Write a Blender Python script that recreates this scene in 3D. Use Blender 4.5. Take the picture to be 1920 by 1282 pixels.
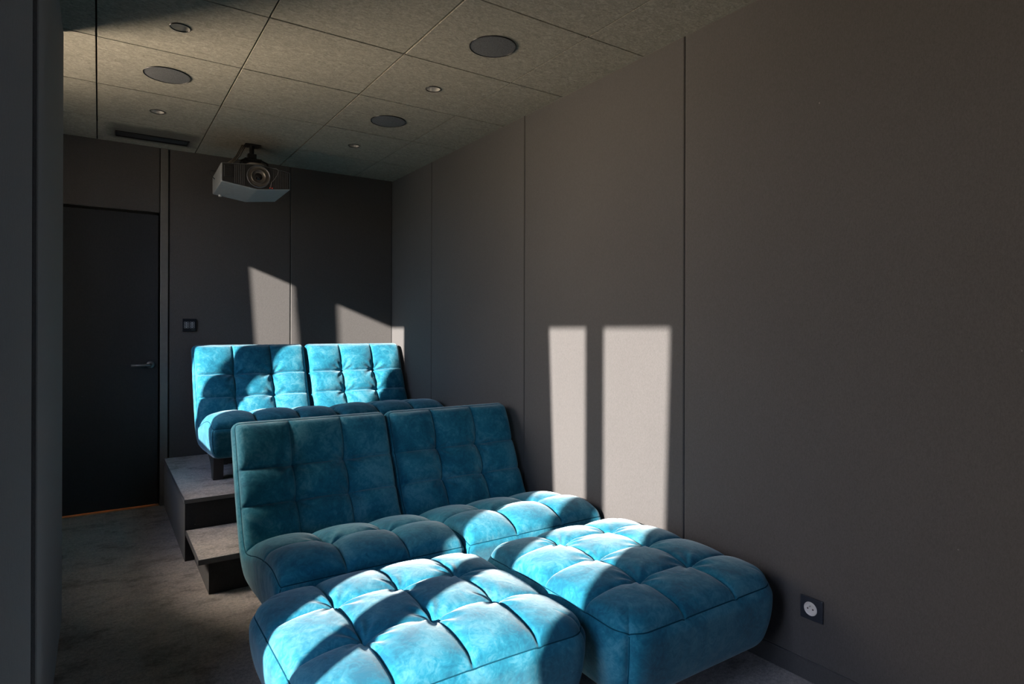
import bpy, bmesh, math, random
from mathutils import Vector, Matrix
R = math.radians
S = bpy.context.scene
COL = S.collection
for o in list(bpy.data.objects): bpy.data.objects.remove(o)

# ------------------------------------------------------------------ camera
cam_d = bpy.data.cameras.new('camera')
cam_d.sensor_width = 36.0
cam_d.lens = 1155.48 / 1920 * 36
cam_d.shift_x = -1.76 / 1920
cam_d.shift_y = -(641 - 616.22) / 1920
cam_d.clip_start = 0.02
cam = bpy.data.objects.new('camera', cam_d); COL.objects.link(cam)
cam.location = (0, 0, 1.2406)
_yaw, _roll = R(33.9055), R(0.158)
cam.matrix_world = (Matrix.Translation((0, 0, 1.2406)) @ Matrix.Rotation(-_yaw, 4, 'Z')
                    @ Matrix.Rotation(R(90.04), 4, 'X') @ Matrix.Rotation(_roll, 4, 'Z'))
S.camera = cam

# ------------------------------------------------------------------ light
SUN_M, SUN_Z = 0.47, 0.40           # the sun travels (1, SUN_M, -SUN_Z)
sun_d = bpy.data.lights.new('sun', 'SUN'); sun_d.energy = 26.0; sun_d.angle = R(0.75)
sun_d.color = (1.0, 0.93, 0.84)
sun = bpy.data.objects.new('sun', sun_d); COL.objects.link(sun)
sun.rotation_euler = Vector((1, SUN_M, -SUN_Z)).to_track_quat('-Z', 'Y').to_euler()
sun.location = (-6, 0, 6)

W = bpy.data.worlds.new('sky'); S.world = W; W.use_nodes = True
wn, wl = W.node_tree.nodes, W.node_tree.links
wn.clear()
w_out = wn.new('ShaderNodeOutputWorld'); w_bg = wn.new('ShaderNodeBackground')
w_tc = wn.new('ShaderNodeTexCoord'); w_sep = wn.new('ShaderNodeSeparateXYZ'); w_r = wn.new('ShaderNodeValToRGB')
w_map = wn.new('ShaderNodeMapRange'); w_map.inputs[1].default_value = -1; w_map.inputs[2].default_value = 1
wl.new(w_tc.outputs['Generated'], w_sep.inputs[0]); wl.new(w_sep.outputs['Z'], w_map.inputs[0])
wl.new(w_map.outputs[0], w_r.inputs[0]); wl.new(w_r.outputs[0], w_bg.inputs[0]); wl.new(w_bg.outputs[0], w_out.inputs[0])
cr = w_r.color_ramp
cr.elements[0].position = 0.0; cr.elements[0].color = (0.50, 0.39, 0.27, 1)
cr.elements[1].position = 1.0; cr.elements[1].color = (0.62, 0.95, 1.75, 1)
e = cr.elements.new(0.495); e.color = (0.72, 0.61, 0.47, 1)
e = cr.elements.new(0.52); e.color = (0.60, 0.80, 1.15, 1)
w_bg.inputs[1].default_value = 5.6
# warm glow added to one side of the sky to brighten ceiling and floor
def wm(op, a, b=0.0):
    n_ = wn.new('ShaderNodeMath'); n_.operation = op
    for i_, v_ in ((0, a), (1, b)):
        if isinstance(v_, (int, float)): n_.inputs[i_].default_value = v_
        else: wl.new(v_, n_.inputs[i_])
    return n_.outputs[0]
_x, _y = w_sep.outputs['X'], w_sep.outputs['Y']
_az = wm('DIVIDE', wm('ADD', wm('MULTIPLY', _x, -0.60), wm('MULTIPLY', _y, 0.80)), wm('SQRT', wm('ADD', wm('POWER', _x, 2.0), wm('ADD', wm('POWER', _y, 2.0), 1e-4))))
_lobe = wm('EXPONENT', wm('MULTIPLY', wm('SUBTRACT', _az, 1.0), 7.0))
w_v = wn.new('ShaderNodeValToRGB'); wl.new(w_map.outputs[0], w_v.inputs[0]); _e = w_v.color_ramp.elements
_e[0].position = 0.1; _e[0].color = (0.2, 0.2, 0.2, 1); _e[1].position = 0.86; _e[1].color = (1.0, 1.0, 1.0, 1)
_q = _e.new(0.32); _q.color = (1, 1, 1, 1); _q = _e.new(0.50); _q.color = (0.9, 0.9, 0.9, 1); _q = _e.new(0.62); _q.color = (0.6, 0.6, 0.6, 1)
w_bg2 = wn.new('ShaderNodeBackground'); w_bg2.inputs[0].default_value = (1.0, 0.82, 0.60, 1)
wl.new(wm('MULTIPLY', wm('MULTIPLY', _lobe, wm('ADD', w_v.outputs[0], wm('MULTIPLY', wm('MAXIMUM', wm('SUBTRACT', w_sep.outputs['Z'], 0.5), 0.0), 3.5))), 80.0), w_bg2.inputs[1])
w_add = wn.new('ShaderNodeAddShader'); wl.new(w_bg.outputs[0], w_add.inputs[0]); wl.new(w_bg2.outputs[0], w_add.inputs[1]); wl.new(w_add.outputs[0], w_out.inputs[0])

def portal(loc, rot, sx, sy):
    d = bpy.data.lights.new('window_portal', 'AREA'); d.shape = 'RECTANGLE'; d.size = sx; d.size_y = sy
    d.cycles.is_portal = True
    o = bpy.data.objects.new('window_portal', d); COL.objects.link(o); o.location = loc; o.rotation_euler = rot
portal((-0.60, 1.03, 1.22), (0, R(-90), 0), 2.25, 0.95)
portal((-0.60, 3.80, 1.62), (0, R(-90), 0), 1.44, 0.95)
portal((1.55, -2.98, 1.5), (R(90), 0, 0), 0.7, 1.2)

VS = S.view_settings
S.display_settings.display_device = 'sRGB'
VS.view_transform = 'Standard'; VS.look = 'None'; VS.exposure = 0.0; VS.gamma = 1.0; VS.use_curve_mapping = False
S.cycles.max_bounces = 10; S.cycles.diffuse_bounces = 7; S.cycles.transparent_max_bounces = 12
S.cycles.caustics_reflective = False; S.cycles.caustics_refractive = False
S.cycles.sample_clamp_indirect = 6.0

# ------------------------------------------------------------------ helpers
def link_mesh(name, bm, mat=None, parent=None, smooth=False):
    me = bpy.data.meshes.new(name); bm.to_mesh(me); bm.free()
    return link_data(name, me, mat, parent, smooth)

def link_data(name, me, mat=None, parent=None, smooth=False):
    if mat: me.materials.append(mat)
    if smooth:
        for p in me.polygons: p.use_smooth = True
    o = bpy.data.objects.new(name, me); COL.objects.link(o)
    if parent: o.parent = parent
    return o

def tag(o, label, cat, group=None):
    o['label'] = label; o['category'] = cat
    if group: o['group'] = group
    return o

def thing(name, label, cat, loc=(0, 0, 0), rotz=0, group=None):
    o = bpy.data.objects.new(name, None); COL.objects.link(o); o.empty_display_size = 0.1
    o.location = loc; o.rotation_euler = (0, 0, rotz)
    return tag(o, label, cat, group)

def struct(name, bm, mat, parent=None, smooth=False):
    o = link_mesh(name, bm, mat, parent, smooth)
    if not parent: o['kind'] = 'structure'
    return o

def NB(): return bmesh.new()

def box(bm, x0, x1, y0, y1, z0, z1, bev=0.0, seg=2, M=None, axes='xyz'):
    vs = [bm.verts.new(Vector((x, y, z))) for x in (x0, x1) for y in (y0, y1) for z in (z0, z1)]
    idx = [(0, 1, 3, 2), (4, 6, 7, 5), (0, 4, 5, 1), (2, 3, 7, 6), (0, 2, 6, 4), (1, 5, 7, 3)]
    fs = [bm.faces.new([vs[i] for i in q]) for q in idx]
    newv = vs
    if bev > 0:
        es = set(e for f in fs for e in f.edges)
        r = bmesh.ops.bevel(bm, geom=list(es), offset=bev, segments=seg, profile=0.5, affect='EDGES')
        newv = list(set(v for f in r['faces'] for v in f.verts) | set(v for v in vs if v.is_valid))
    if M is not None:
        for v in newv: v.co = M @ v.co
    return newv

def tube(bm, pts, r, n=10, closed=False):
    pts = [Vector(p) for p in pts]; rings = []
    N = len(pts); up = Vector((0, 0, 1)); prev = None
    for i, p in enumerate(pts):
        a = pts[(i - 1) % N] if (closed or i > 0) else p
        b = pts[(i + 1) % N] if (closed or i < N - 1) else p
        t = (b - a).normalized()
        if prev is None:
            ref = up if abs(t.z) < 0.9 else Vector((1, 0, 0))
            u = t.cross(ref).normalized()
        else:
            u = (prev - t * prev.dot(t)).normalized()
        prev = u; v = t.cross(u)
        rr = r[i] if isinstance(r, (list, tuple)) else r
        rings.append([bm.verts.new(p + (u * math.cos(2 * math.pi * k / n) + v * math.sin(2 * math.pi * k / n)) * rr) for k in range(n)])
    for i in range(N if closed else N - 1):
        A, B = rings[i], rings[(i + 1) % N]
        for k in range(n): bm.faces.new((A[k], A[(k + 1) % n], B[(k + 1) % n], B[k]))
    if not closed:
        bm.faces.new(rings[0][::-1]); bm.faces.new(rings[-1])

def lathe(bm, prof, n=40, M=None):
    """prof: (r, z) list, revolved about z."""
    rings = []
    for r, z in prof:
        if r < 1e-6:
            rings.append([bm.verts.new((0, 0, z))])
        else:
            rings.append([bm.verts.new((r * math.cos(2 * math.pi * k / n), r * math.sin(2 * math.pi * k / n), z)) for k in range(n)])
    for A, B in zip(rings, rings[1:]):
        for k in range(n):
            k2 = (k + 1) % n
            if len(A) == 1 and len(B) == 1: continue
            if len(A) == 1: bm.faces.new((A[0], B[k2], B[k]))
            elif len(B) == 1: bm.faces.new((A[k], A[k2], B[0]))
            else: bm.faces.new((A[k], A[k2], B[k2], B[k]))
    if M is not None:
        for rg in rings:
            for v in rg: v.co = M @ v.co

def prism(bm, poly, t0, t1, M, bev=0.0):
    """poly of (a, b) extruded from t0 to t1 along c, mapped by M (columns a, b, c)."""
    A = [bm.verts.new((a, b, t0)) for a, b in poly]; B = [bm.verts.new((a, b, t1)) for a, b in poly]
    n = len(poly); fs = [bm.faces.new(A[::-1]), bm.faces.new(B)]
    for i in range(n): fs.append(bm.faces.new((A[i], A[(i + 1) % n], B[(i + 1) % n], B[i])))
    vs = A + B
    if bev:
        r = bmesh.ops.bevel(bm, geom=list(set(e for f in fs for e in f.edges)), offset=bev, segments=2, profile=0.5, affect='EDGES')
        vs = list(set(v for f in r['faces'] for v in f.verts) | set(v for v in vs if v.is_valid))
    for v in vs: v.co = M @ v.co

def copy_tree(root, **kw):
    def cp(o, parent):
        c = o.copy(); COL.objects.link(c)
        if parent: c.parent = parent
        for ch in o.children: cp(ch, c)
        return c
    return cp(root, None)

# ------------------------------------------------------------------ materials
class NT:
    def __init__(s, name):
        s.m = bpy.data.materials.new(name); s.m.use_nodes = True
        s.n = s.m.node_tree.nodes; s.l = s.m.node_tree.links
        s.b = s.n['Principled BSDF']; s.out = s.n['Material Output']
        s.tc = s.n.new('ShaderNodeTexCoord')
    def noise(s, scale, detail=4, rough=0.5, vec=None, stretch=None, dist=0.0):
        t = s.n.new('ShaderNodeTexNoise'); t.inputs['Scale'].default_value = scale
        t.inputs['Detail'].default_value = detail; t.inputs['Roughness'].default_value = rough
        t.inputs['Distortion'].default_value = dist
        v = vec or s.tc.outputs['Object']
        if stretch:
            mp = s.n.new('ShaderNodeMapping'); mp.inputs['Scale'].default_value = stretch
            s.l.new(v, mp.inputs[0]); v = mp.outputs[0]
        s.l.new(v, t.inputs['Vector']); return t.outputs['Fac']
    def ramp(s, fac, stops):
        r = s.n.new('ShaderNodeValToRGB'); els = r.color_ramp.elements
        while len(els) < len(stops): els.new(0.5)
        for e_, (p, c) in zip(els, stops): e_.position = p; e_.color = (*c, 1) if len(c) == 3 else c
        s.l.new(fac, r.inputs[0]); return r.outputs[0]
    def mix(s, fac, a, b, mode='MIX'):
        x = s.n.new('ShaderNodeMix'); x.data_type = 'RGBA'; x.blend_type = mode
        for i, v in ((0, fac), (6, a), (7, b)):
            if isinstance(v, (int, float)): x.inputs[i].default_value = v
            elif isinstance(v, tuple): x.inputs[i].default_value = (*v, 1)
            else: s.l.new(v, x.inputs[i])
        return x.outputs[2]
    def math(s, op, a, b=0.0):
        x = s.n.new('ShaderNodeMath'); x.operation = op
        for i, v in ((0, a), (1, b)):
            if isinstance(v, (int, float)): x.inputs[i].default_value = v
            else: s.l.new(v, x.inputs[i])
        return x.outputs[0]
    def bump(s, h, strength, dist=0.01):
        b = s.n.new('ShaderNodeBump'); b.inputs['Strength'].default_value = strength; b.inputs['Distance'].default_value = dist
        s.l.new(h, b.inputs['Height']); s.l.new(b.outputs[0], s.b.inputs['Normal'])
    def set(s, **k):
        for a, v in k.items():
            i = s.b.inputs[a.replace('_', ' ')]
            if hasattr(v, 'is_output'): s.l.new(v, i)
            else: i.default_value = (*v, 1) if isinstance(v, tuple) and len(v) == 3 else v

def plain(name, col, rough=0.5, metal=0.0, var=0.08, **k):
    t = NT(name); c = t.ramp(t.noise(35, 3), [(0.3, tuple(x * (1 - var) for x in col)), (0.7, tuple(min(1, x * (1 + var)) for x in col))])
    t.set(Base_Color=c, Roughness=rough, Metallic=metal, **k); return t.m

def fabric_wall(name, col, weave=520):
    t = NT(name)
    big = t.noise(1.3, 3, 0.5)
    fine = t.noise(weave * 0.45, 4, 0.85, stretch=(1, 1, 0.5))
    c = t.ramp(fine, [(0.25, tuple(x * 0.62 for x in col)), (0.75, tuple(x * 1.38 for x in col))])
    c = t.mix(0.35, c, t.ramp(big, [(0.3, tuple(x * 0.85 for x in col)), (0.7, tuple(x * 1.12 for x in col))]))
    lint = t.noise(46, 2, 0.5)
    c = t.mix(t.ramp(lint, [(0.80, (0, 0, 0)), (0.82, (0.5, 0.5, 0.5))]), c, (0.3, 0.29, 0.27))
    t.set(Base_Color=c, Roughness=0.9, Sheen_Weight=0.25, Sheen_Roughness=0.5, Specular_IOR_Level=0.2)
    t.bump(fine, 0.35, 0.002); return t.m

M_wall = fabric_wall('charcoal wall fabric', (0.066, 0.062, 0.062))
M_wallb = fabric_wall('charcoal back wall fabric', (0.068, 0.0635, 0.062))
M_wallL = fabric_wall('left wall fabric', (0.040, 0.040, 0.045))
M_gap = plain('dark joint', (0.008, 0.008, 0.008), 0.9)
M_door = fabric_wall('black door skin', (0.022, 0.023, 0.026), 300)
M_jamb = plain('door frame paint', (0.10, 0.095, 0.09), 0.5)
M_black = plain('black plastic', (0.012, 0.012, 0.014), 0.35)
M_blackmetal = plain('black metal', (0.02, 0.02, 0.022), 0.3, 0.6)
M_steel = plain('dull steel', (0.55, 0.53, 0.50), 0.4, 0.35)
M_wood = plain('dark stained wood', (0.022, 0.018, 0.017), 0.35)
M_oak = plain('oak threshold', (0.55, 0.28, 0.12), 0.5)
M_white = plain('light window paint', (0.75, 0.73, 0.70), 0.5)
M_ext = plain('pale terrace stone', (0.62, 0.56, 0.48), 0.8)
M_stepface = fabric_wall('dark stair side board', (0.035, 0.034, 0.036), 300)
M_nosing = plain('stair edge strip', (0.12, 0.12, 0.125), 0.35, 0.4)

t = NT('window glass')
tr = t.n.new('ShaderNodeBsdfTransparent'); gl = t.n.new('ShaderNodeBsdfGlossy'); gl.inputs['Roughness'].default_value = 0.02
fr = t.n.new('ShaderNodeFresnel'); fr.inputs['IOR'].default_value = 1.2; mx = t.n.new('ShaderNodeMixShader')
t.l.new(fr.outputs[0], mx.inputs[0]); t.l.new(tr.outputs[0], mx.inputs[1]); t.l.new(gl.outputs[0], mx.inputs[2])
t.l.new(mx.outputs[0], t.out.inputs[0]); M_glass = t.m

# ceiling board: mottled fibre panel with soot around the air slot
t = NT('fibre ceiling board')
n1 = t.noise(55, 6, 0.7, stretch=(0.6, 1, 1), dist=1.6); n2 = t.noise(150, 3, 0.6)
c = t.ramp(n1, [(0.30, (0.105, 0.095, 0.078)), (0.50, (0.215, 0.202, 0.170)), (0.70, (0.36, 0.34, 0.29))])
c = t.mix(0.3, c, t.ramp(n2, [(0.3, (0.15, 0.145, 0.125)), (0.7, (0.34, 0.32, 0.28))]))
sp = t.n.new('ShaderNodeSeparateXYZ'); t.l.new(t.tc.outputs['Object'], sp.inputs[0])
def rectdist(t, sp, cx, cy, hx, hy):
    dx = t.math('MAXIMUM', t.math('SUBTRACT', t.math('ABSOLUTE', t.math('SUBTRACT', sp.outputs['X'], cx)), hx), 0.0)
    dy = t.math('MAXIMUM', t.math('SUBTRACT', t.math('ABSOLUTE', t.math('SUBTRACT', sp.outputs['Y'], cy)), hy), 0.0)
    return t.math('SQRT', t.math('ADD', t.math('POWER', dx, 2.0), t.math('POWER', dy, 2.0)))
d = rectdist(t, sp, 0.300, 4.665, 0.22, 0.135)
d = t.math('ADD', d, t.math('MULTIPLY', t.math('SUBTRACT', t.noise(9, 4), 0.5), 0.06))
soot = t.ramp(d, [(0.0, (0.75, 0.75, 0.75)), (0.02, (0.6, 0.6, 0.6)), (0.06, (0, 0, 0))])
c = t.mix(soot, c, (0.045, 0.043, 0.04))
t.set(Base_Color=c, Roughness=0.85, Specular_IOR_Level=0.25); t.bump(n2, 0.25, 0.003); M_ceil = t.m

# carpet: short pile with brushed and trodden patches
def carpet(name, k=1.0):
    t = NT(name)
    pile = t.noise(230, 4, 0.85); mid = t.noise(70, 5, 0.8)
    nap = t.noise(5.0, 7, 0.72, stretch=(1, 1.3, 1), dist=0.15); nap2 = t.noise(17, 6, 0.75, stretch=(0.8, 1.4, 1), dist=0.1)
    c = t.ramp(pile, [(0.28, (0.05 * k, 0.046 * k, 0.046 * k)), (0.72, (0.31 * k, 0.285 * k, 0.28 * k))])
    c = t.mix(0.4, c, t.ramp(mid, [(0.35, (0.06 * k, 0.055 * k, 0.053 * k)), (0.62, (0.33 * k, 0.30 * k, 0.29 * k))]))
    tr_ = t.ramp(nap, [(0.37, (0.55, 0.53, 0.51)), (0.47, (0.92, 0.92, 0.92)), (0.64, (1.12, 1.10, 1.06))])
    c = t.mix(1.0, c, tr_, 'MULTIPLY')
    c = t.mix(0.6, c, t.ramp(nap2, [(0.36, (0.62, 0.6, 0.6)), (0.46, (1, 1, 1))]), 'MULTIPLY')
    t.set(Base_Color=c, Roughness=0.95, Specular_IOR_Level=0.1, Sheen_Weight=0.2)
    h = t.math('ADD', pile, t.math('MULTIPLY', mid, 0.5)); t.bump(h, 1.0, 0.012); return t.m
M_carpet = carpet('grey brown carpet', 3.1)
M_carpet2 = carpet('stair carpet', 3.0)

def velvet(name, dark, mid, light):
    t = NT(name)
    oi = t.n.new('ShaderNodeObjectInfo'); va = t.n.new('ShaderNodeVectorMath'); va.operation = 'ADD'
    sc_ = t.n.new('ShaderNodeVectorMath'); sc_.operation = 'SCALE'; sc_.inputs['Scale'].default_value = 1.0
    cmb = t.n.new('ShaderNodeCombineXYZ')
    r_ = t.math('MULTIPLY', oi.outputs['Random'], 20.0)
    t.l.new(r_, cmb.inputs[0]); t.l.new(r_, cmb.inputs[1])
    t.l.new(t.tc.outputs['Object'], va.inputs[0]); t.l.new(cmb.outputs[0], va.inputs[1]); v = va.outputs[0]
    nap = t.noise(5.0, 5, 0.6, vec=v, dist=1.3); fine = t.noise(26, 5, 0.7, vec=v, dist=2.2); micro = t.noise(600, 2, 0.6, vec=v)
    f = t.math('ADD', t.math('MULTIPLY', nap, 0.6), t.math('MULTIPLY', fine, 0.4))
    c = t.ramp(f, [(0.39, dark), (0.50, mid), (0.62, light)])
    t.set(Base_Color=c, Roughness=0.75, Specular_IOR_Level=0.15, Sheen_Weight=0.45, Sheen_Roughness=0.42, Sheen_Tint=(0.78, 0.92, 1.0))
    wr = t.noise(16, 3, 0.5, vec=v, dist=0.8)
    h = t.math('ADD', t.math('MULTIPLY', wr, 1.0), t.math('MULTIPLY', micro, 0.06)); t.bump(h, 0.16, 0.02)
    return t.m
M_velvet = velvet('teal velvet', (0.002, 0.082, 0.140), (0.007, 0.132, 0.205), (0.050, 0.200, 0.270))
M_pipe = plain('teal piping', (0.002, 0.045, 0.075), 0.9, Specular_IOR_Level=0.1)

# ------------------------------------------------------------------ setting
XR, YB, H = 2.0837, 4.9557, 2.5
YN = -3.0
XO = -0.62      # outer wall with the windows

bm = NB(); box(bm, XO - 0.3, XR + 0.12, YN - 0.2, YB + 0.75, -0.12, 0.0)
struct('floor', bm, M_carpet)

GX = [-0.60, -0.012, 0.572, 1.160, 1.748, XR + 0.01]
GY = [YN, -2.16, -1.56, -0.97, -0.37, 0.23, 0.83, 1.428, 2.027, 2.626, 3.212, 3.822, 4.437, YB + 0.01]
def holed_tile(bm, x0, x1, y0, y1, cx, cy, r, n=64):
    ring = lambda z: [bm.verts.new((cx + r * math.cos(2 * math.pi * k / n), cy + r * math.sin(2 * math.pi * k / n), z)) for k in range(n)]
    sq = []
    for k in range(n):
        c_, s_ = math.cos(2 * math.pi * k / n), math.sin(2 * math.pi * k / n)
        f = min((x1 - cx if c_ > 0 else cx - x0) / max(abs(c_), 1e-9), (y1 - cy if s_ > 0 else cy - y0) / max(abs(s_), 1e-9))
        sq.append((cx + c_ * f, cy + s_ * f))
    # snap the nearest directions to the corners
    for qx in (x0, x1):
        for qy in (y0, y1):
            k = min(range(n), key=lambda k_: (sq[k_][0] - qx) ** 2 + (sq[k_][1] - qy) ** 2); sq[k] = (qx, qy)
    a, b = ring(H), ring(H + 0.02); c1_ = [bm.verts.new((p, q, H)) for p, q in sq]; c2_ = [bm.verts.new((p, q, H + 0.02)) for p, q in sq]
    for k in range(n):
        m = (k + 1) % n
        bm.faces.new((a[k], a[m], c1_[m], c1_[k])); bm.faces.new((a[k], b[k], b[m], a[m])); bm.faces.new((c1_[k], c1_[m], c2_[m], c2_[k]))
bm = NB(); g = 0.0032
for i in range(len(GX) - 1):
    for j in range(len(GY) - 1):
        dz = random.Random(i * 31 + j).uniform(0, 0.002)
        y1 = GY[j + 1] - g
        if i == 1 and j == len(GY) - 2:       # tile with the air slot: four pieces round the hole
            for (a, b, c_, d_) in ((GX[i] + g, 0.085, GY[j] + g, y1), (0.505, GX[i + 1] - g, GY[j] + g, y1),
                                   (0.085, 0.505, GY[j] + g, 4.665), (0.085, 0.505, 4.79, y1)):
                box(bm, a, b, c_, d_, H, H + 0.02)
            continue
        if (i, j) in ((1, 9), (1, 11), (3, 9), (3, 11)):
            holed_tile(bm, GX[i] + g, GX[i + 1] - g, GY[j] + g, y1, (GX[i] + GX[i + 1]) / 2, (GY[j] + GY[j + 1]) / 2, 0.037); continue
        if i in (1, 3): dz = 0
        box(bm, GX[i] + g, GX[i + 1] - g, GY[j] + g, y1, H + dz, H + 0.02 + dz, 0.0012, 1)
ceil = struct('ceiling', bm, M_ceil)
bm = NB(); box(bm, XO - 0.3, XR + 0.12, YN - 0.2, YB + 0.2, H + 0.10, H + 0.2)
box(bm, XO, XR + 0.05, YN, 4.6, H + 0.09, H + 0.10); box(bm, XO, 0.06, 4.6, YB + 0.05, H + 0.0235, H + 0.05)
box(bm, 0.53, XR + 0.05, 4.6, YB + 0.05, H + 0.0235, H + 0.05); box(bm, 0.06, 0.53, 4.9, YB + 0.05, H + 0.0235, H + 0.05)
o = struct('ceiling_backing', bm, M_gap)

def panel_run(bm, axis, face, thick, joints, z0, z1, gap=0.0035, bev=0.007):
    """fabric panels along an axis ('y' panels face -x or +x, 'x' panels face -y)."""
    for a, b in zip(joints, joints[1:]):
        lo, hi = sorted((face, face + thick))
        if axis == 'y': box(bm, lo, hi, a + gap / 2, b - gap / 2, z0, z1, bev, 3)
        else: box(bm, a + gap / 2, b - gap / 2, lo, hi, z0, z1, bev, 3)

bm = NB(); panel_run(bm, 'y', XR, 0.03, [YN, -1.85, -0.62, 0.60, 1.785, 2.982, 4.205, YB + 0.02], 0.074, H + 0.004)
struct('wall_right', bm, M_wall)
bm = NB(); box(bm, XR + 0.012, XR + 0.12, YN - 0.2, YB + 0.2, 0, H + 0.1)
struct('wall_right_backing', bm, M_gap)
bm = NB(); box(bm, XR - 0.001, XR + 0.02, YN, YB + 0.02, 0, 0.0715, 0.004, 2)
struct('baseboard_right', bm, fabric_wall('baseboard fabric', (0.055, 0.053, 0.055)))

# back wall: two tall panels, transom panel over the door, jamb trim
bm = NB(); panel_run(bm, 'x', YB, 0.03, [0.409, 1.241, XR + 0.001], 0.0, H + 0.004)
box(bm, XO, 0.352, YB - 0.004, YB + 0.03, 2.052, H + 0.004, 0.006, 2)
struct('wall_back', bm, M_wallb)
bm = NB(); box(bm, 0.352, XR + 0.12, YB + 0.014, YB + 0.13, 0, H + 0.1); box(bm, XO - 0.3, 0.36, YB + 0.014, YB + 0.13, 2.05, H + 0.1)
box(bm, XO - 0.3, -0.53, YB, YB + 0.13, 0, 2.05)
box(bm, 0.335, 0.36, YB + 0.042, YB + 0.13, 0, 2.1); box(bm, -0.6, 0.36, YB + 0.042, YB + 0.13, 2.015, 2.1); box(bm, -0.6, -0.50, YB + 0.042, YB + 0.13, 0, 2.1)
struct('wall_back_backing', bm, M_gap)
bm = NB(); box(bm, 0.356, 0.404, YB - 0.012, YB + 0.05, 0, H, 0.003, 2)
box(bm, -0.57, -0.515, YB - 0.006, YB + 0.05, 0, 2.05, 0.003, 2)
struct('trim_1', bm, M_jamb)
dr = bpy.data.objects.new('door_1', None); COL.objects.link(dr); dr.location = (-0.08, YB, 0); dr['kind'] = 'structure'
bm = NB(); box(bm, -0.43, 0.424, -0.002, 0.04, 0.016, 2.028, 0.003, 2); struct('door_leaf', bm, M_door, dr)
bm = NB()
lathe(bm, [(0, 0.012), (0.024, 0.012), (0.026, 0.009), (0.026, 0)], 32, Matrix.Translation((0.378, -0.002, 0.988)) @ Matrix.Rotation(R(90), 4, 'X'))
lathe(bm, [(0, 0.045), (0.010, 0.045), (0.010, 0)], 20, Matrix.Translation((0.378, -0.002, 0.988)) @ Matrix.Rotation(R(90), 4, 'X'))
tube(bm, [(0.378, -0.045, 0.988), (0.365, -0.05, 0.988), (0.34, -0.051, 0.987), (0.262, -0.051, 0.986)], 0.0095, 14)
struct('door_handle', bm, plain('door handle metal', (0.10, 0.10, 0.105), 0.35, 0.5), dr, True)
bm = NB(); box(bm, -0.55, 0.352, YB + 0.001, YB + 0.16, -0.001, 0.007, 0.002, 1); struct('trim_2', bm, M_oak)
# passage behind the door, with its own warm lamp
bm = NB(); box(bm, XO - 0.3, 0.6, YB + 0.70, YB + 0.75, 0, 2.3); box(bm, 0.55, 0.6, YB + 0.13, YB + 0.7, 0, 2.3)
box(bm, XO - 0.3, XO - 0.25, YB + 0.13, YB + 0.7, 0, 2.3); box(bm, XO - 0.3, 0.6, YB + 0.13, YB + 0.75, 2.3, 2.35)
struct('wall_passage', bm, M_oak)
ld = bpy.data.lights.new('passage_lamp', 'AREA'); ld.energy = 70; ld.size = 0.5; ld.color = (1.0, 0.78, 0.5)
lo_ = bpy.data.objects.new('passage_lamp', ld); COL.objects.link(lo_); lo_.location = (-0.25, YB + 0.4, 2.2)

# left side: near wall, pier, outer wall with two windows
XN, YNE = -0.0530, 0.835
XP, YP0, YP1 = -0.1275, 1.90, 3.25
bm = NB(); panel_run(bm, 'y', XN, -0.03, [YN, -0.3, 0.752], 0.0, H)
box(bm, XN - 0.03, XN + 0.003, 0.755, YNE, 0, H, 0.012, 4)
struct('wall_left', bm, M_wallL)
bm = NB(); box(bm, XO - 0.05, XN - 0.028, YN - 0.2, 0.50, 0, H + 0.1); struct('wall_left_backing', bm, M_gap)
bm = NB(); box(bm, XP - 0.03, XP, YP0, YP1, 0, H, 0.006, 3); box(bm, XO, XP - 0.028, YP0 + 0.004, YP1 - 0.003, 0, H)
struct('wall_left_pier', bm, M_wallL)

def opening_wall(bm, x0, x1, ys, holes, z1):
    """wall slab between ys with rectangular holes (y0, y1, z0, z1)."""
    y = ys[0]
    for (a, b, c_, d_) in holes:
        box(bm, x0, x1, y, a, 0, z1); box(bm, x0, x1, a, b, 0, c_); box(bm, x0, x1, a, b, d_, z1); y = b
    box(bm, x0, x1, y, ys[1], 0, z1)
HEAD = 2.339
W1 = (0.54, 1.52, 0.06, HEAD + 0.05); W2 = (3.30, 4.29, 0.93, HEAD + 0.05)
bm = NB(); opening_wall(bm, XO - 0.08, XO, (YN - 0.2, YB + 0.2), [W1, W2], H + 0.1)
struct('wall_left_outer', bm, M_white)

def window(n, hole, panes, lean, kz, mull=(0, 0)):
    y0, y1, z0, z1 = hole
    root = bpy.data.objects.new('window_%d' % n, None); COL.objects.link(root); root.location = (XO, y0, z0); root['kind'] = 'structure'
    bm = NB(); xa, xb = -0.03, 0.0
    top, bot, zt = HEAD - z0, 0.05, z1 - z0
    AXY = Matrix(((0, 0, 1, 0), (1, 0, 0, 0), (0, 1, 0, 0), (0, 0, 0, 1)))
    (a0, a1), (b0, b1) = panes; l0, l1 = lean
    prism(bm, [(0, 0), (a0 - y0 + l0, 0), (a0 - y0 + l0, kz * 0.55), (a0 - y0, kz), (a0 - y0, zt), (0, zt)], xa, xb, AXY)  # jambs lean to trim the sun patches, in place of unseen curtains
    prism(bm, [(a1 - y0 + mull[0], 0), (b0 - y0 + mull[1], 0), (b0 - y0, zt), (a1 - y0, zt)], xa, xb, AXY)
    prism(bm, [(b1 - y0 + l1, 0), (y1 - y0, 0), (y1 - y0, zt), (b1 - y0, zt)], xa, xb, AXY)
    box(bm, xa, xb, 0, y1 - y0, top, zt, 0.002, 1); box(bm, xa, xb, 0, y1 - y0, 0, bot, 0.002, 1)
    struct('window_frame', bm, M_white, root)
    for p in panes:
        bm = NB(); box(bm, -0.017, -0.013, p[0] - y0, p[1] - y0, bot, top); struct('pane', bm, M_glass, root)
    return root
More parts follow.
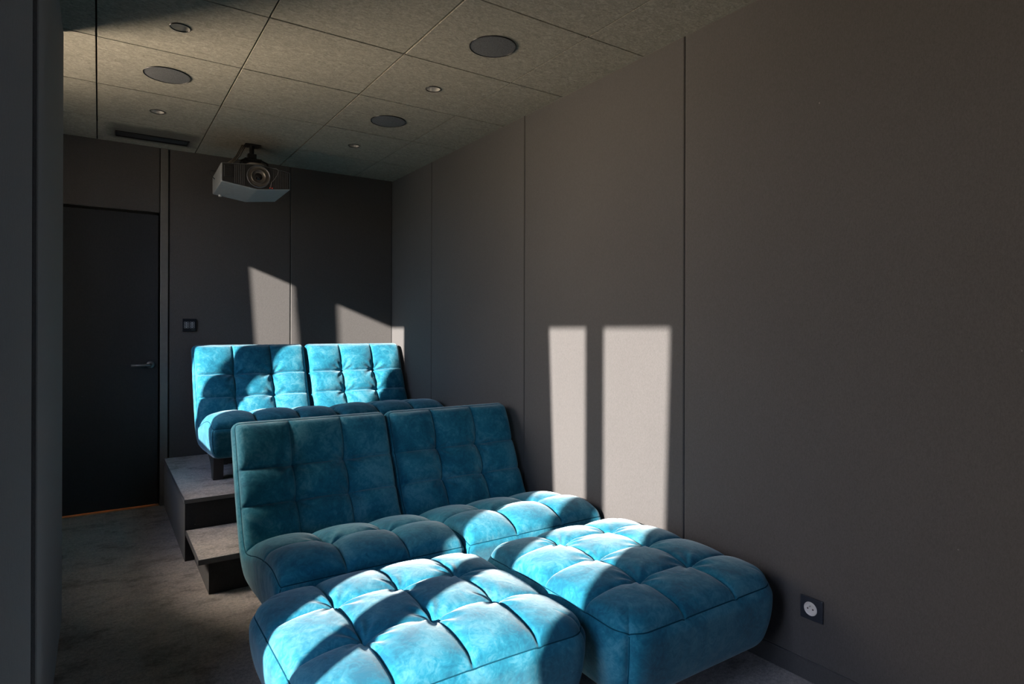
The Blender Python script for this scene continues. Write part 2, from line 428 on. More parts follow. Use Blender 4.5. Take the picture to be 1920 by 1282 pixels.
D_, C_ = (0.582, 1.018), (1.146, 1.468); B_, A_ = (3.425, 3.905), (4.060, 4.221)
window(1, W1, [D_, C_], (0.03, -0.12), 2.2); w2 = window(2, W2, [B_, A_], (-0.02, -0.05), 1.15, (-0.03, -0.06))
bm = NB(); box(bm, 0.0, 0.16, -0.04, 1.02, -0.03, 0.0, 0.004, 2); struct('window_sill', bm, M_white, w2)

# rear wall (screen side, behind the camera) with a window added for fill light
bm = NB(); x0, x1 = 1.2, 1.9
box(bm, XO, x0, YN - 0.12, YN, 0, H + 0.1); box(bm, x1, XR + 0.1, YN - 0.12, YN, 0, H + 0.1)
box(bm, x0, x1, YN - 0.12, YN, 0, 0.9); box(bm, x0, x1, YN - 0.12, YN, 2.1, H + 0.1)
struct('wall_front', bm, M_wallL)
w3 = bpy.data.objects.new('window_3', None); COL.objects.link(w3); w3.location = (1.55, YN - 0.06, 0.9); w3['kind'] = 'structure'
bm = NB()
for a in (-0.35, 0.31): box(bm, a, a + 0.04, -0.02, 0.02, 0, 1.2, 0.003, 1)
box(bm, -0.35, 0.35, -0.02, 0.02, 0, 0.04); box(bm, -0.35, 0.35, -0.02, 0.02, 1.16, 1.2)
struct('window_frame', bm, M_white, w3)
bm = NB(); box(bm, -0.31, 0.31, -0.003, 0.003, 0.04, 1.16); struct('pane', bm, M_glass, w3)
# unseen dark deck, added to cut upward light through the front window
bm = NB(); box(bm, -2.2, XO - 0.08, -0.6, 2.5, -0.25, -0.05)
struct('ground_light_blocker', bm, plain('dark deck boards', (0.10, 0.085, 0.075), 0.8))

# ------------------------------------------------------------------ platform and step
PX, PY, PZ = 0.379, 3.685, 0.328
pl = thing('seating_platform', 'carpeted riser platform under the back row of blue loungers', 'platform', (PX, PY, 0))
bm = NB(); box(bm, 0.004, XR - PX - 0.002, 0.008, YB - PY - 0.002, 0, PZ - 0.018); link_mesh('riser_box', bm, M_stepface, pl)
bm = NB(); box(bm, 0.004, XR - PX - 0.002, 0.006, YB - PY - 0.002, PZ - 0.017, PZ, 0.003, 2); link_mesh('carpet_top', bm, M_carpet2, pl)
bm = NB(); box(bm, 0, XR - PX - 0.002, 0, 0.006, PZ - 0.020, PZ + 0.001, 0.001, 1); box(bm, 0, 0.004, 0.006, YB - PY - 0.002, PZ - 0.020, PZ + 0.001, 0.001, 1)
link_mesh('edge_strip', bm, M_nosing, pl)
st = thing('platform_step', 'low carpeted step with dark sides in front of the raised platform', 'step', (0.384, 3.17, 0))
SZ, SD = 0.168, PY - 3.17 - 0.003
bm = NB(); box(bm, 0.045, 1.66, 0.004, SD, 0, SZ - 0.02); link_mesh('step_box', bm, M_stepface, st)
bm = NB(); box(bm, 0.004, 1.66, 0.005, SD, SZ - 0.019, SZ, 0.003, 2); link_mesh('carpet_top', bm, M_carpet2, st)
bm = NB(); box(bm, 0, 1.66, 0, 0.005, SZ - 0.024, SZ + 0.001, 0.001, 1); box(bm, 0, 0.004, 0.005, SD, SZ - 0.024, SZ + 0.001, 0.001, 1)
link_mesh('edge_strip', bm, M_nosing, st)

# ------------------------------------------------------------------ tufted upholstery
def spline(pts, n):
    """dense Catmull-Rom through 2-D pts; returns list of points sampled at equal parameter per segment."""
    out = []
    P = [Vector(p) for p in pts]; P = [P[0] * 2 - P[1]] + P + [P[-1] * 2 - P[-2]]
    for i in range(1, len(P) - 2):
        for k in range(n):
            t_ = k / n; a, b, c_, d_ = P[i - 1:i + 3]
            out.append(0.5 * ((2 * b) + (c_ - a) * t_ + (2 * a - 5 * b + 4 * c_ - d_) * t_ ** 2 + (3 * b - a - 3 * c_ + d_) * t_ ** 3))
    out.append(P[-2]); return out

class Cushion:
    """a padded block: length a (along the curve), width x, thickness t from underside curve to top curve."""
    def __init__(s, T, B, Wd, acuts, ncol, r=0.045, puff=0.036, bulge=0.02, taper=0.03, seed=1, step=0.0045, button=0.022, acrease=None, dome=0.018, dp=6):
        s.dome, s.dp = dome, dp
        s.T, s.B = spline(T, 40), spline(B, 40); s.W = Wd; s.r = r; s.puff = puff; s.bulge = bulge; s.taper = taper; s.step = step
        s.L = [0.0]
        for p, q in zip(s.T, s.T[1:]): s.L.append(s.L[-1] + (q - p).length)
        s.len = s.L[-1]; s.rnd = random.Random(seed); s.button = button
        s.ac = [0.0] + [s.arc_of(p) for p in acuts] + [s.len]
        s.xc = [-Wd / 2 + Wd * k / ncol for k in range(ncol + 1)]
        s.crease = s.arc_of(acrease) if acrease else None
        s.btn = [(a, x) for a in s.ac[1:-1] for x in s.xc[1:-1]]
        s.ph = [s.rnd.uniform(0, 6.28) for _ in s.btn]; s.bk = [s.rnd.choice((6, 7, 8, 9)) for _ in s.btn]
        s.bd = [s.rnd.uniform(0.7, 1.25) for _ in s.btn]
        s.tile = {}
    def arc_of(s, p):
        p = Vector(p); return min(zip(s.T, s.L), key=lambda q: (q[0] - p).length)[1]
    def at(s, a):
        """frame at arc a: top point, bottom point (extrapolated beyond the ends)."""
        import bisect
        L = s.L
        if a <= 0: i, f = 0, a / (L[1] - L[0])
        elif a >= s.len: i = len(L) - 2; f = (a - L[i]) / (L[i + 1] - L[i])
        else: i = bisect.bisect_right(L, a) - 1; i = min(i, len(L) - 2); f = (a - L[i]) / (L[i + 1] - L[i])
        Tp = s.T[i].lerp(s.T[i + 1], f) if 0 <= f <= 1 else s.T[i] + (s.T[i + 1] - s.T[i]) * f
        if 0 <= f <= 1: Bp = s.B[i].lerp(s.B[i + 1], f)
        else:                        # keep thickness constant past the ends
            Bp = (s.B[0] if a <= 0 else s.B[-1]) + (Tp - (s.T[0] if a <= 0 else s.T[-1]))
        return Tp, Bp
    def disp(s, a, x):
        """padding height above the seam grid."""
        def cell(v, cuts):
            v = min(max(v, cuts[0]), cuts[-1] - 1e-6)
            for k in range(len(cuts) - 1):
                if v < cuts[k + 1]: break
            w = cuts[k + 1] - cuts[k]; return k, (v - cuts[k]) / w, w
        i, fa, wa = cell(a, s.ac); j, fx, wx = cell(x, s.xc)
        key = (i, j)
        if key not in s.tile: s.tile[key] = (s.rnd.uniform(0.85, 1.15), s.rnd.uniform(-0.12, 0.12), s.rnd.uniform(-0.12, 0.12))
        k, oa, ox = s.tile[key]
        ga = max(0.0, 1 - abs(2 * fa - 1) ** 2.4); gx = max(0.0, 1 - abs(2 * fx - 1) ** 2.4)
        dome = max(0.0, 1 - abs(2 * min(max(a / s.len, 0), 1) - 1) ** s.dp) * max(0.0, 1 - min(1, abs(2 * x / s.W)) ** s.dp)
        if s.crease is not None: dome *= 1 - 0.9 * math.exp(-((a - s.crease) / 0.05) ** 2)
        d_ = s.dome * dome + s.puff * k * (ga * gx) ** 0.5 * (1 + oa * (fa - .5) + ox * (fx - .5))
        # stitched groove, narrow
        for c_ in s.ac[1:-1]: d_ -= 0.005 * math.exp(-((a - c_) / 0.006) ** 2)
        for c_ in s.xc[1:-1]: d_ -= 0.005 * math.exp(-((x - c_) / 0.006) ** 2)
        for (ba, bx), ph, kk, bd in zip(s.btn, s.ph, s.bk, s.bd):
            da, dx = a - ba, x - bx; rr = math.hypot(da, dx)
            if rr < 0.22:
                if s.crease is not None and abs(ba - s.crease) < 0.01: bd *= 0.3
                d_ -= s.button * bd * math.exp(-rr / 0.045)
                d_ += (0.0048 if s.crease else 0.0034) * bd * math.exp(-((rr - 0.05) / 0.04) ** 2) * (0.35 + abs(dx) / (rr + 1e-4)) * math.sin(kk * math.atan2(dx, da) + ph + 14 * rr)
        return d_
    def pos(s, a, x, t_, top):
        """a in [0,len], x in [-W/2,W/2], t in [0,1]; rounded block -> world-ish local coords (x, y, z)."""
        hw = s.W / 2; r = s.r
        Tp, Bp = s.at(min(max(a, 0), s.len)); th = (Tp - Bp).length; tt = t_ * th
        q = Vector((min(max(a, r), s.len - r), min(max(x, -hw + r), hw - r), min(max(tt, r), th - r)))
        p = Vector((a, x, tt)); dv = p - q
        if dv.length > 1e-9: p = q + dv.normalized() * r
        # round the plan corners
        if s.crease is None:
            ca, cx_, rc = s.len / 2 - 0.10, hw - 0.10, 0.10
            la, lx = p.x - s.len / 2, p.y
            oa_, ox_ = abs(la) - ca, abs(lx) - cx_
            if oa_ > 0 and ox_ > 0:
                mxo = max(oa_, ox_); hyp = math.hypot(oa_, ox_); f_ = mxo / hyp
                la = math.copysign(ca + oa_ * f_, la); lx = math.copysign(cx_ + ox_ * f_, lx)
                p = Vector((la + s.len / 2, lx, p.z))
        # bulge and taper of the vertical faces
        v = p.z / th; prof = max(0.0, math.sin(math.pi * min(max(v, 0), 1))) ** 0.8
        amt = s.bulge * prof - s.taper * max(0.0, 1 - v) ** 1.6
        ex = max(0.0, (abs(p.y) - (hw - r)) / r); ea = max(0.0, (abs(p.x - s.len / 2) - (s.len / 2 - r)) / r)
        ee = lambda e_: min(1.0, e_) ** 1.0
        fx_ = 1 - (1 - min(1, abs(p.y) / hw)) ** 0.5 if False else min(1, abs(p.y) / hw) ** 3
        fa_ = min(1, abs(p.x - s.len / 2) / (s.len / 2)) ** 3
        # side creep in arc direction follows the sides' middle
        sgx = 1 if p.y > 0 else -1; sga = 1 if p.x > s.len / 2 else -1
        mx_ = max(0.0, math.sin(math.pi * min(max(a / s.len, 0), 1))) ** 0.35 if s.crease is None else 1.0
        py = p.y + sgx * amt * fx_ * (0.55 + 0.45 * mx_)
        pa = p.x + sga * amt * fa_ * (1.0 if s.crease is None else 0.7)
        Tq, Bq = s.at(pa)
        n_ = (Tq - Bq); L_ = n_.length; n_ /= L_
        base = Bq + n_ * (p.z / th * L_)
        if top: base = base + n_ * s.disp(a, x)
        return Vector((py, base.x, base.y))
    def grid(s, us, vs, fn):
        bm = NB(); V = [[bm.verts.new(fn(u, v)) for v in vs] for u in us]
        for i in range(len(us) - 1):
            for j in range(len(vs) - 1): bm.faces.new((V[i][j], V[i + 1][j], V[i + 1][j + 1], V[i][j + 1]))
        return bm
    def lin(s, a, b, step=None):
        n = max(2, int(round((b - a) / (step or s.step)))); return [a + (b - a) * k / n for k in range(n + 1)]
    def top_mesh(s, a0, a1): return s.grid(s.lin(a0, a1), s.lin(-s.W / 2, s.W / 2), lambda a, x: s.pos(a, x, 1.0, True))
    def edge_disp(s, a, x, v):
        return s.disp(a, x) * max(0, 1 - (1 - v) * 5)
    def side_mesh(s):
        """two sides, both ends and the underside welded to one cover."""
        hw = s.W / 2; bm = NB()
        def add(us, vs, fn, flip):
            V = [[bm.verts.new(fn(u, v)) for v in vs] for u in us]
            for i in range(len(us) - 1):
                for j in range(len(vs) - 1):
                    q = (V[i][j], V[i + 1][j], V[i + 1][j + 1], V[i][j + 1]); bm.faces.new(q[::-1] if flip else q)
        def wv(base, k, amp=0.004):
            return amp
        A = s.lin(0, s.len, 0.012); X = s.lin(-hw, hw, 0.012); Tt = [k / 26 for k in range(27)]
        rn = s.rnd; ph = [rn.uniform(0, 6) for _ in range(8)]
        def pucker(u, v):     # gathers hanging from the seam
            return 0.0022 * math.sin(u * 95 + ph[0] + 2 * math.sin(u * 23 + ph[1])) * max(0, v - 0.25) * (1.2 - v) * (0.5 + 0.5 * math.sin(u * 9 + ph[2]))
        def sd(sg):
            def f(a, v):
                p = s.pos(a, sg * hw, v, False); e_ = s.edge_disp(a, sg * hw, v)
                Tq, Bq = s.at(a); n_ = (Tq - Bq).normalized()
                return p + Vector((sg * pucker(a, v), n_.x * e_, n_.y * e_))
            return f
        def en(ae, sg):
            def f(x, v):
                p = s.pos(ae, x, v, False); e_ = s.edge_disp(ae, x, v)
                Tq, Bq = s.at(ae); n_ = (Tq - Bq).normalized(); tg = Vector((n_.y, -n_.x)) * sg
                pk = pucker(x + 3, v)
                return p + Vector((0, n_.x * e_ + tg.x * pk, n_.y * e_ + tg.y * pk))
            return f
        add(A, Tt, sd(1), False); add(A, Tt, sd(-1), True)
        add(X, Tt, en(0, -1), False); add(X, Tt, en(s.len, 1), True)
        add(A, X, lambda a, x: s.pos(a, x, 0.0, False), True)
        bmesh.ops.remove_doubles(bm, verts=bm.verts, dist=0.0006)
        bmesh.ops.recalc_face_normals(bm, faces=bm.faces)
        return bm
    def vseam(s, ae, sg):
        bm = NB(); tube(bm, [s.pos(ae, sg * s.W / 2, v / 20, False) for v in range(2, 20)], 0.0017, 6); return bm
    def piping(s, closed=True):
        hw = s.W / 2; pts = []
        for a in s.lin(0, s.len, 0.015): pts.append(s.pos(a, -hw, 1, True))
        for x in s.lin(-hw, hw, 0.015)[1:]: pts.append(s.pos(s.len, x, 1, True))
        for a in s.lin(0, s.len, 0.015)[::-1][1:]: pts.append(s.pos(a, hw, 1, True))
        for x in s.lin(-hw, hw, 0.015)[::-1][1:-1]: pts.append(s.pos(0, x, 1, True))
        bm = NB(); tube(bm, pts, 0.0021, 6, True); return bm

# ---- lounge chair
TT = [(0.0, .340), (.12, .365), (.25, .358), (.40, .330), (.53, .296), (.615, .283), (.665, .318), (.708, .40), (.785, .57), (.85, .72), (.885, .800)]
BB = [(.05, .160), (.12, .140), (.25, .132), (.4, .125), (.54, .118), (.67, .125), (.755, .18), (.84, .32), (.93, .52), (.99, .69), (1.02, .770)]
ch = Cushion(TT, BB, 0.760, [(.27, .357), (.615, .283), (.724, .435), (.795, .592)], 3, r=0.040, puff=0.033, dome=0.020, bulge=0.006, taper=0.020, seed=4, step=0.0046, button=0.044, acrease=(.615, .283))

def wood_leg(h0):
    return [(0, 0), (0.055, 0), (0.062, h0), (-0.012, h0), (-0.004, h0 * 0.6)]

def make_chair(label, group):
    root = thing('lounge_chair', label, 'armless lounge chair', (0, 0, 0), 0, group)
    link_mesh('seat', ch.top_mesh(0, ch.crease), M_velvet, root, True)
    link_mesh('backrest', ch.top_mesh(ch.crease, ch.len), M_velvet, root, True)
    link_mesh('side_cover', ch.side_mesh(), M_velvet, root, True)
    link_mesh('piping', ch.piping(), M_pipe, root, True)
    for sg in (-1, 1): link_mesh('corner_seam', ch.vseam(0, sg), M_pipe, root, True)
    bm = NB()
    box(bm, -0.286, 0.286, 0.22, 0.26, 0.085, 0.13); box(bm, -0.19, 0.19, 0.64, 0.67, 0.085, 0.13)
    for sx in (-1, 1): box(bm, sx * 0.2 - 0.02, sx * 0.2 + 0.02, 0.2, 0.69, 0.1, 0.145)
    link_mesh('base_frame', bm, M_wood, root)
    for sx in (-1, 1):
        for y in (0.205, 0.62):
            bm = NB(); x = sx * (0.315 if y < 0.5 else 0.22)
            poly = [(.185, 0), (.25, 0), (.262, .045), (.295, .085), (.36, .115), (.46, .132), (.46, .15), (.165, .15), (.175, .06)] if y < 0.5 else \
                [(y, 0), (y + 0.055, 0), (y + 0.06, 0.13), (y - 0.012, 0.13)]
            prism(bm, poly, x - 0.028, x + 0.028, Matrix(((0, 0, 1, 0), (1, 0, 0, 0), (0, 1, 0, 0), (0, 0, 0, 1))), 0.002)
            link_mesh('leg', bm, M_wood, root)
    return root
FY = 2.24
c0 = make_chair('teal velvet lounge chair in the front row, nearer the door and beside the low step', 'teal lounge chairs')
c0.location = (0.901, FY, 0)
c1 = copy_tree(c0); c1.location = (1.668, FY, 0)
c1['label'] = 'teal velvet lounge chair in the front row, standing against the long grey wall'
c2 = copy_tree(c0); c2.location = (0.914, 3.880, PZ + 0.001)
c2['label'] = 'blue velvet lounge chair on the raised platform, left of its twin and below the projector'
c3 = copy_tree(c0); c3.location = (1.682, 3.880, PZ + 0.001)
c3['label'] = 'blue velvet lounge chair on the raised platform, in the corner beside the long wall'

# ---- ottomans
def make_ottoman(label, loc, rot, seed, LL, WW):
    n = 9; T = [(LL * k / (n - 1), .345 + 0.012 * math.sin(math.pi * k / (n - 1))) for k in range(n)]
    B = [(LL * k / (n - 1), .095) for k in range(n)]
    cuts = [(LL * k / 4, .355) for k in (1, 2, 3)]
    c_ = Cushion(T, B, WW, cuts, 3, r=0.048, puff=0.022, dome=0.040, dp=3.6, bulge=0.014, taper=0.045, seed=seed, step=0.0042, button=0.026)
    root = thing('ottoman', label, 'ottoman', loc, rot, 'tufted ottomans')
    def sh(bm):
        for v in bm.verts: v.co.y -= LL / 2
        return bm
    link_mesh('cushion_top', sh(c_.top_mesh(0, c_.len)), M_velvet, root, True)
    link_mesh('side_cover', sh(c_.side_mesh()), M_velvet, root, True)
    link_mesh('piping', sh(c_.piping()), M_pipe, root, True)
    for ae in (0, c_.len):
        for sg in (-1, 1): link_mesh('corner_seam', sh(c_.vseam(ae, sg)), M_pipe, root, True)
    bm = NB(); box(bm, -WW / 2 + .13, WW / 2 - .13, -LL / 2 + .13, LL / 2 - .13, 0.065, 0.10, 0.003, 2); link_mesh('base_frame', bm, M_wood, root)
    for sx in (-1, 1):
        for sy in (-1, 1):
            bm = NB(); cx, cy = sx * (WW / 2 - .22), sy * (LL / 2 - .22)
            lathe(bm, [(0, 0), (0.018, 0), (0.026, 0.066), (0, 0.066)], 20, Matrix.Translation((cx, cy, 0)))
            link_mesh('leg', bm, M_wood, root)
    return root
make_ottoman('blue tufted ottoman crossed by curved sunlight bands, in front of the chair nearer the door', (0.825, 1.772, 0), R(90), 11, 0.855, 0.75)
make_ottoman('blue tufted velvet ottoman against the long wall, its near half in shade', (1.662, 1.722, 0), 0, 23, 0.85, 0.765)

# ------------------------------------------------------------------ ceiling fittings
def downlight(loc, label):
    root = thing('recessed_downlight', label, 'ceiling light', loc, 0, 'recessed downlights')
    bm = NB(); lathe(bm, [(0.0362, 0.004), (0.0355, -0.001), (0.0375, -0.0035), (0.0405, -0.0025), (0.0408, 0.0)], 48); link_mesh('trim_ring', bm, M_blackmetal, root, True)
    bm = NB(); lathe(bm, [(0.0358, 0.000), (0.0335, 0.016), (0.027, 0.032), (0.018, 0.042), (0.016, 0.043)], 48); link_mesh('reflector', bm, M_steel, root, True)
    bm = NB(); lathe(bm, [(0.0, 0.040), (0.012, 0.041), (0.0165, 0.0435)], 24); link_mesh('lamp', bm, M_black, root, True)
    return root
CX1, CX2 = 0.280, 1.454; ZC = H - 0.0005
dl = downlight((CX1, 2.919, ZC), 'small round recessed downlight beside the shadowed top left corner of the ceiling')
for loc, lb in (((CX1, 4.1295, ZC), 'small round recessed downlight next to the dark air slot'),
                ((CX2, 2.919, ZC), 'small round recessed downlight between the two right-hand round speakers'),
                ((CX2, 4.1295, ZC), 'small round recessed downlight closest to the back wall corner, past the projector')):
    c = copy_tree(dl); c.location = loc; c['label'] = lb

t = NT('speaker grille cloth')
br = t.n.new('ShaderNodeTexVoronoi'); br.inputs['Scale'].default_value = 260; t.l.new(t.tc.outputs['Object'], br.inputs['Vector'])
t.set(Base_Color=t.ramp(br.outputs['Distance'], [(0.25, (0.03, 0.03, 0.032)), (0.5, (0.095, 0.098, 0.105))]), Roughness=0.6, Metallic=0.0); M_grille = t.m
def speaker(loc, label):
    root = thing('ceiling_speaker', label, 'speaker', loc, 0, 'round ceiling speakers')
    bm = NB(); lathe(bm, [(0.1015, 0.002), (0.1015, -0.004), (0.1045, -0.004), (0.1050, 0.0)], 64); link_mesh('rim', bm, M_blackmetal, root, True)
    bm = NB(); lathe(bm, [(0.101, -0.002), (0.06, -0.0045), (0.0, -0.0055)], 64); link_mesh('grille', bm, M_grille, root, True)
    return root
s0 = speaker((CX1, 3.505, ZC), 'round ceiling speaker over the aisle beside the door')
for loc, lb in (((CX2, 2.330, ZC), 'round dark ceiling speaker above the ottoman, largest of the discs in the picture'),
                ((CX2, 3.525, ZC), 'round bluish ceiling speaker between the downlights near the long wall')):
    c = copy_tree(s0); c.location = loc; c['label'] = lb

av = thing('air_vent', 'long dark air slot in the soot-stained ceiling tile by the back wall', 'vent', (0.295, 4.7275, H))
bm = NB(); x, y = 0.210, 0.0625
for a in ((-x, x, -y, -y + .004), (-x, x, y - .004, y), (-x, -x + .004, -y, y), (x - .004, x, -y, y)): box(bm, a[0], a[1], a[2], a[3], -0.006, 0.02)
link_mesh('frame', bm, M_blackmetal, av)
for k in range(4):
    bm = NB(); yy = -0.042 + k * 0.028
    box(bm, -x + .004, x - .004, -0.0008, 0.0008, -0.014, 0.014, 0, 2, Matrix.Translation((0, yy, 0.012)) @ Matrix.Rotation(R(38), 4, 'X')); link_mesh('slat', bm, M_blackmetal, av)
bm = NB(); box(bm, -x, x, -y, y, 0.06, 0.065); box(bm, -x, -x + .004, -y, y, 0.02, 0.06); box(bm, x - .004, x, -y, y, 0.02, 0.06); box(bm, -x, x, -y, -y + .004, 0.02, 0.06); box(bm, -x, x, y - .004, y, 0.02, 0.06)
link_mesh('duct', bm, M_gap, av)

# ------------------------------------------------------------------ projector
PYF, PD = 4.30, 0.40
pj = thing('projector', 'dark ceiling projector with a large round lens hanging before the back wall', 'projector', (0.857, PYF, 2.15))
M_pj = plain('projector shell', (0.25, 0.265, 0.275), 0.45)
M_fin = plain('grille fins', (0.10, 0.095, 0.10), 0.5)
M_pjf = plain('projector front', (0.016, 0.016, 0.018), 0.4)
AX = Matrix(((1, 0, 0, 0), (0, 0, 1, 0), (0, 1, 0, 0), (0, 0, 0, 1)))
hexf = [(-0.213, 0.030), (0.005, 0.0), (0.215, 0.026), (0.215, 0.143), (0.02, 0.172), (-0.213, 0.150)]
bm = NB()
# shell: front outline to a slightly smaller rear outline
F_ = [Vector((a, 0, b)) for a, b in hexf]; Rr = [Vector((a * 0.97, PD, b - 0.012)) for a, b in hexf]
fv = [bm.verts.new(p) for p in F_]; mv = [bm.verts.new(p) for p in Rr]
bm.faces.new(fv); bm.faces.new(mv[::-1])
for i in range(6): bm.faces.new((fv[(i + 1) % 6], fv[i], mv[i], mv[(i + 1) % 6]))
bmesh.ops.recalc_face_normals(bm, faces=bm.faces)
bmesh.ops.bevel(bm, geom=list(bm.edges), offset=0.006, segments=3, profile=0.5, affect='EDGES')
link_mesh('body', bm, M_pj, pj)
bm = NB(); hin = [(a * 0.965, 0.086 + (b - 0.086) * 0.93) for a, b in hexf]
prism(bm, hin, -0.004, 0.001, AX); link_mesh('front_panel', bm, M_pjf, pj)
def zspan(x):
    P = hin; lo = 9; hi = -9
    for i in range(6):
        (xa, za), (xb, zb) = P[i], P[(i + 1) % 6]
        if abs(xb - xa) > 1e-6 and min(xa, xb) <= x <= max(xa, xb):
            z = za + (zb - za) * (x - xa) / (xb - xa); lo = min(lo, z); hi = max(hi, z)
    return lo, hi
for xs, xe in ((-0.134, -0.07), (0.082, 0.203)):
  bm = NB(); x = xs
  while x < xe:
    lo, hi = zspan(x)
    if hi > lo: box(bm, x, x + 0.0042, -0.0085, -0.003, lo + 0.005, hi - 0.005)
    x += 0.0110
  link_mesh('vent_grille', bm, M_fin, pj)
bm = NB(); box(bm, -0.196, -0.142, -0.0095, -0.003, 0.062, 0.135, 0.002, 1)
for k in range(6): box(bm, -0.192, -0.146, -0.0115, -0.009, 0.068 + k * 0.011, 0.072 + k * 0.011)
link_mesh('filter_cover', bm, M_pjf, pj)
LM = Matrix.Translation((0.012, -0.004, 0.088)) @ Matrix.Rotation(R(90), 4, 'X')
ln = NB(); lathe(ln, [(0.060, 0.0), (0.0735, 0.0), (0.0735, 0.010), (0.071, 0.014), (0.068, 0.012), (0.060, -0.001)], 56, LM); lr = link_mesh('lens_bezel', ln, plain('lens bezel', (0.14, 0.14, 0.15), 0.3, 0.5), pj, True)
ln = NB(); lathe(ln, [(0.067, 0.008), (0.048, 0.001), (0.046, 0.012), (0.043, 0.014), (0.040, 0.010), (0.036, 0.004), (0.024, 0.001), (0.0, 0.001)], 56, LM); link_mesh('lens_barrel', ln, plain('lens barrel', (0.16, 0.14, 0.12), 0.3, 0.4), pj, True)
ln = NB(); lathe(ln, [(0.024, 0.0015), (0.018, 0.006), (0.008, 0.009), (0.0, 0.0095)], 40, LM); link_mesh('lens_glass', ln, plain('lens glass', (0.01, 0.008, 0.01), 0.05), pj, True)
t = NT('red status light'); t.set(Base_Color=(0.3, 0.0, 0.0), Emission_Color=(1.0, 0.06, 0.03), Emission_Strength=1.2); M_red = t.m
for dx in (0.083, 0.097):
    ln = NB(); lathe(ln, [(0, 0.003), (0.0018, 0.002), (0.002, 0)], 12, Matrix.Translation((dx, -0.008, 0.022)) @ Matrix.Rotation(R(90), 4, 'X')); link_mesh('status_light', ln, M_red, pj, True)
bm = NB(); tube(bm, [Vector(p) for p in ((0.09, 0.05, 0.165), (0.125, 0.0, 0.160), (0.135, -0.022, 0.14), (0.125, -0.024, 0.11), (0.105, -0.02, 0.075), (0.09, -0.016, 0.058), (0.085, -0.014, 0.024))], 0.0015, 6); link_mesh('thin_cable', bm, plain('grey cable', (0.3, 0.3, 0.3), 0.5), pj, True)
bm = NB(); tube(bm, [Vector(p) for p in ((-0.215, 0.24, 0.09), (-0.245, 0.25, 0.12), (-0.235, 0.26, 0.15), (-0.19, 0.26, 0.15))], 0.003, 6); link_mesh('side_cable', bm, M_black, pj, True)
bm = NB(); lathe(bm, [(0, 0), (0.010, 0.0), (0.011, 0.012), (0.0, 0.012)], 20, Matrix.Translation((-0.165, 0.36, 0.000))); link_mesh('foot', bm, M_steel, pj)

mt = thing('projector_mount', 'black ceiling bracket with cables holding up the projector', 'mount', (0.872, 4.53, H))
bm = NB(); box(bm, -0.05, 0.05, -0.05, 0.05, -0.006, -0.001, 0.002, 1); link_mesh('ceiling_plate', bm, M_blackmetal, mt)
bm = NB(); tube(bm, [(0, 0, -0.004), (0, 0, -0.10)], 0.016, 16); box(bm, -0.028, 0.028, -0.022, 0.022, -0.105, -0.06, 0.004, 2); link_mesh('stem', bm, M_blackmetal, mt, False)
bm = NB()
for sx, sy in ((1, 1), (1, -1), (-1, 1), (-1, -1)):
    tube(bm, [(0, 0, -0.108), (sx * 0.05, sy * 0.05, -0.110), (sx * 0.085, sy * 0.085, -0.135), (sx * 0.087, sy * 0.087, -0.172)], 0.007, 8)
box(bm, -0.055, 0.055, -0.055, 0.055, -0.118, -0.100, 0.003, 1)
link_mesh('bracket_arm', bm, M_blackmetal, mt)
bm = NB(); lathe(bm, [(0, 0), (0.052, 0), (0.054, 0.004), (0.054, 0.014), (0, 0.016)], 40, Matrix.Translation((0.0, -0.12, -0.172))); link_mesh('ring_disc', bm, plain('worn pale metal', (0.30, 0.27, 0.24), 0.4, 0.3), mt, False)
for k, off in enumerate((0.0, 0.012, 0.022)):
    bm = NB(); tube(bm, [(-0.035 - off, 0.02, -0.001), (-0.055 - off, 0.01, -0.04), (-0.08 - off, -0.02, -0.09), (-0.11 - off, -0.05, -0.13), (-0.15 - off, -0.03, -0.165)], 0.004, 8)
    link_mesh('cable', bm, plain('sleeved cable', (0.13, 0.11, 0.09), 0.5), mt, True)

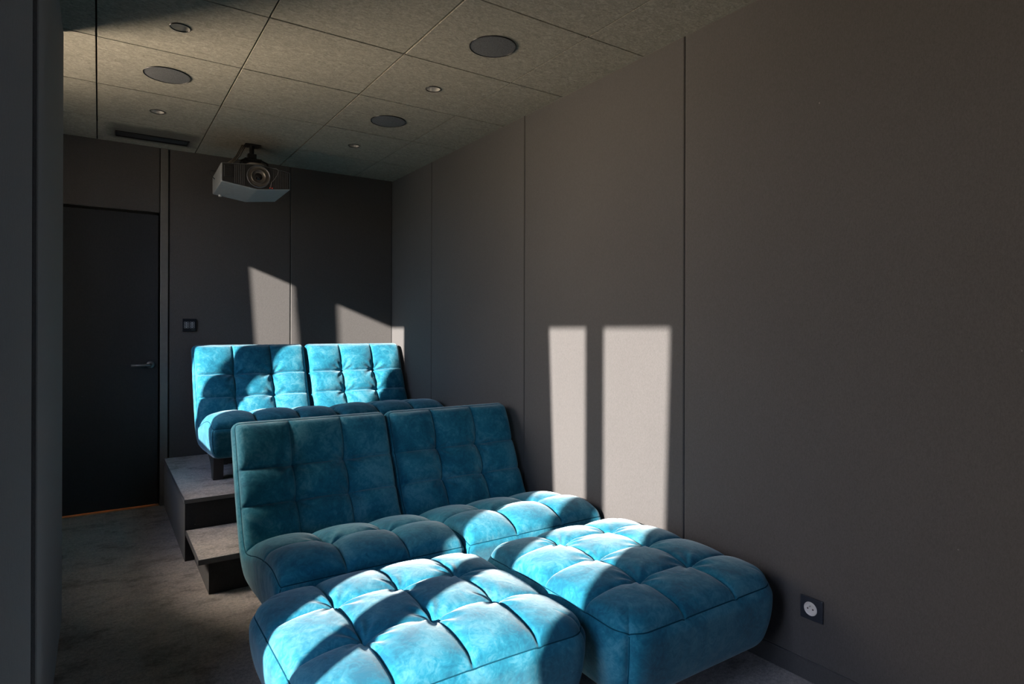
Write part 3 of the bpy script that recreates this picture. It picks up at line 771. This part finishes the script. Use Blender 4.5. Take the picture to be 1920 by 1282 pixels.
# ------------------------------------------------------------------ wall fittings
kp = thing('wall_keypad', 'small square black keypad with six outlined buttons on the back wall', 'keypad', (0.538, YB, 1.263))
bm = NB(); box(bm, -0.044, 0.044, -0.014, -0.0005, -0.046, 0.046, 0.003, 2); link_mesh('plate', bm, plain('keypad plate', (0.009, 0.011, 0.015), 0.5, Specular_IOR_Level=0.1), kp)
M_pr = plain('pale print', (0.42, 0.43, 0.45), 0.6)
for cx in (-0.0195, 0.0165):
    for k in range(3):
        bm = NB(); cz = 0.0165 - k * 0.0155; w_, h_ = 0.0145, 0.0068
        for a in ((-w_, w_, h_ - .0013, h_), (-w_, w_, -h_, -h_ + .0013), (-w_, -w_ + .0013, -h_, h_), (w_ - .0013, w_, -h_, h_), (-0.006, 0.006, -0.0022, 0.0022)):
            box(bm, cx + a[0], cx + a[1], -0.0153, -0.0138, cz + a[2], cz + a[3])
        link_mesh('button', bm, M_pr, kp)
bm = NB()
for k in range(5): box(bm, 0.012 + k * 0.0045, 0.0148 + k * 0.0045, -0.0146, -0.0138, -0.0352, -0.0318)
link_mesh('small_print', bm, plain('dim green print', (0.05, 0.09, 0.08), 0.5), kp)

so = thing('wall_socket', 'square black wall socket with a round pale insert low on the long wall', 'power socket', (XR, 1.209, 0.262))
bm = NB(); box(bm, -0.008, -0.0003, -0.041, 0.041, -0.0395, 0.0395, 0.0025, 3); link_mesh('faceplate', bm, plain('socket plate', (0.022, 0.026, 0.036), 0.28), so)
SM = Matrix.Translation((-0.008, 0.003, 0.0)) @ Matrix.Rotation(R(-90), 4, 'Y')
M_so = plain('pale socket insert', (0.62, 0.59, 0.57), 0.4)
bm = NB(); lathe(bm, [(0, 0.0006), (0.0175, 0.0006), (0.019, 0.0012), (0.020, 0.0026), (0.0225, 0.0022), (0.0240, 0.0)], 48, SM); link_mesh('round_insert', bm, M_so, so, False)
bm = NB(); lathe(bm, [(0, 0.011), (0.0015, 0.010), (0.0024, 0.008), (0.0024, -0.004)], 14, SM @ Matrix.Translation((0.010, 0.0, 0))); link_mesh('earth_pin', bm, M_steel, so, True)
for yy in (-0.0095, 0.0095):
    bm = NB(); lathe(bm, [(0, 0.0012), (0.0028, 0.0012), (0.003, 0.0004)], 14, SM @ Matrix.Translation((0.0, yy, 0))); link_mesh('socket_hole', bm, plain('socket hole', (0.05, 0.03, 0.03), 0.6), so)
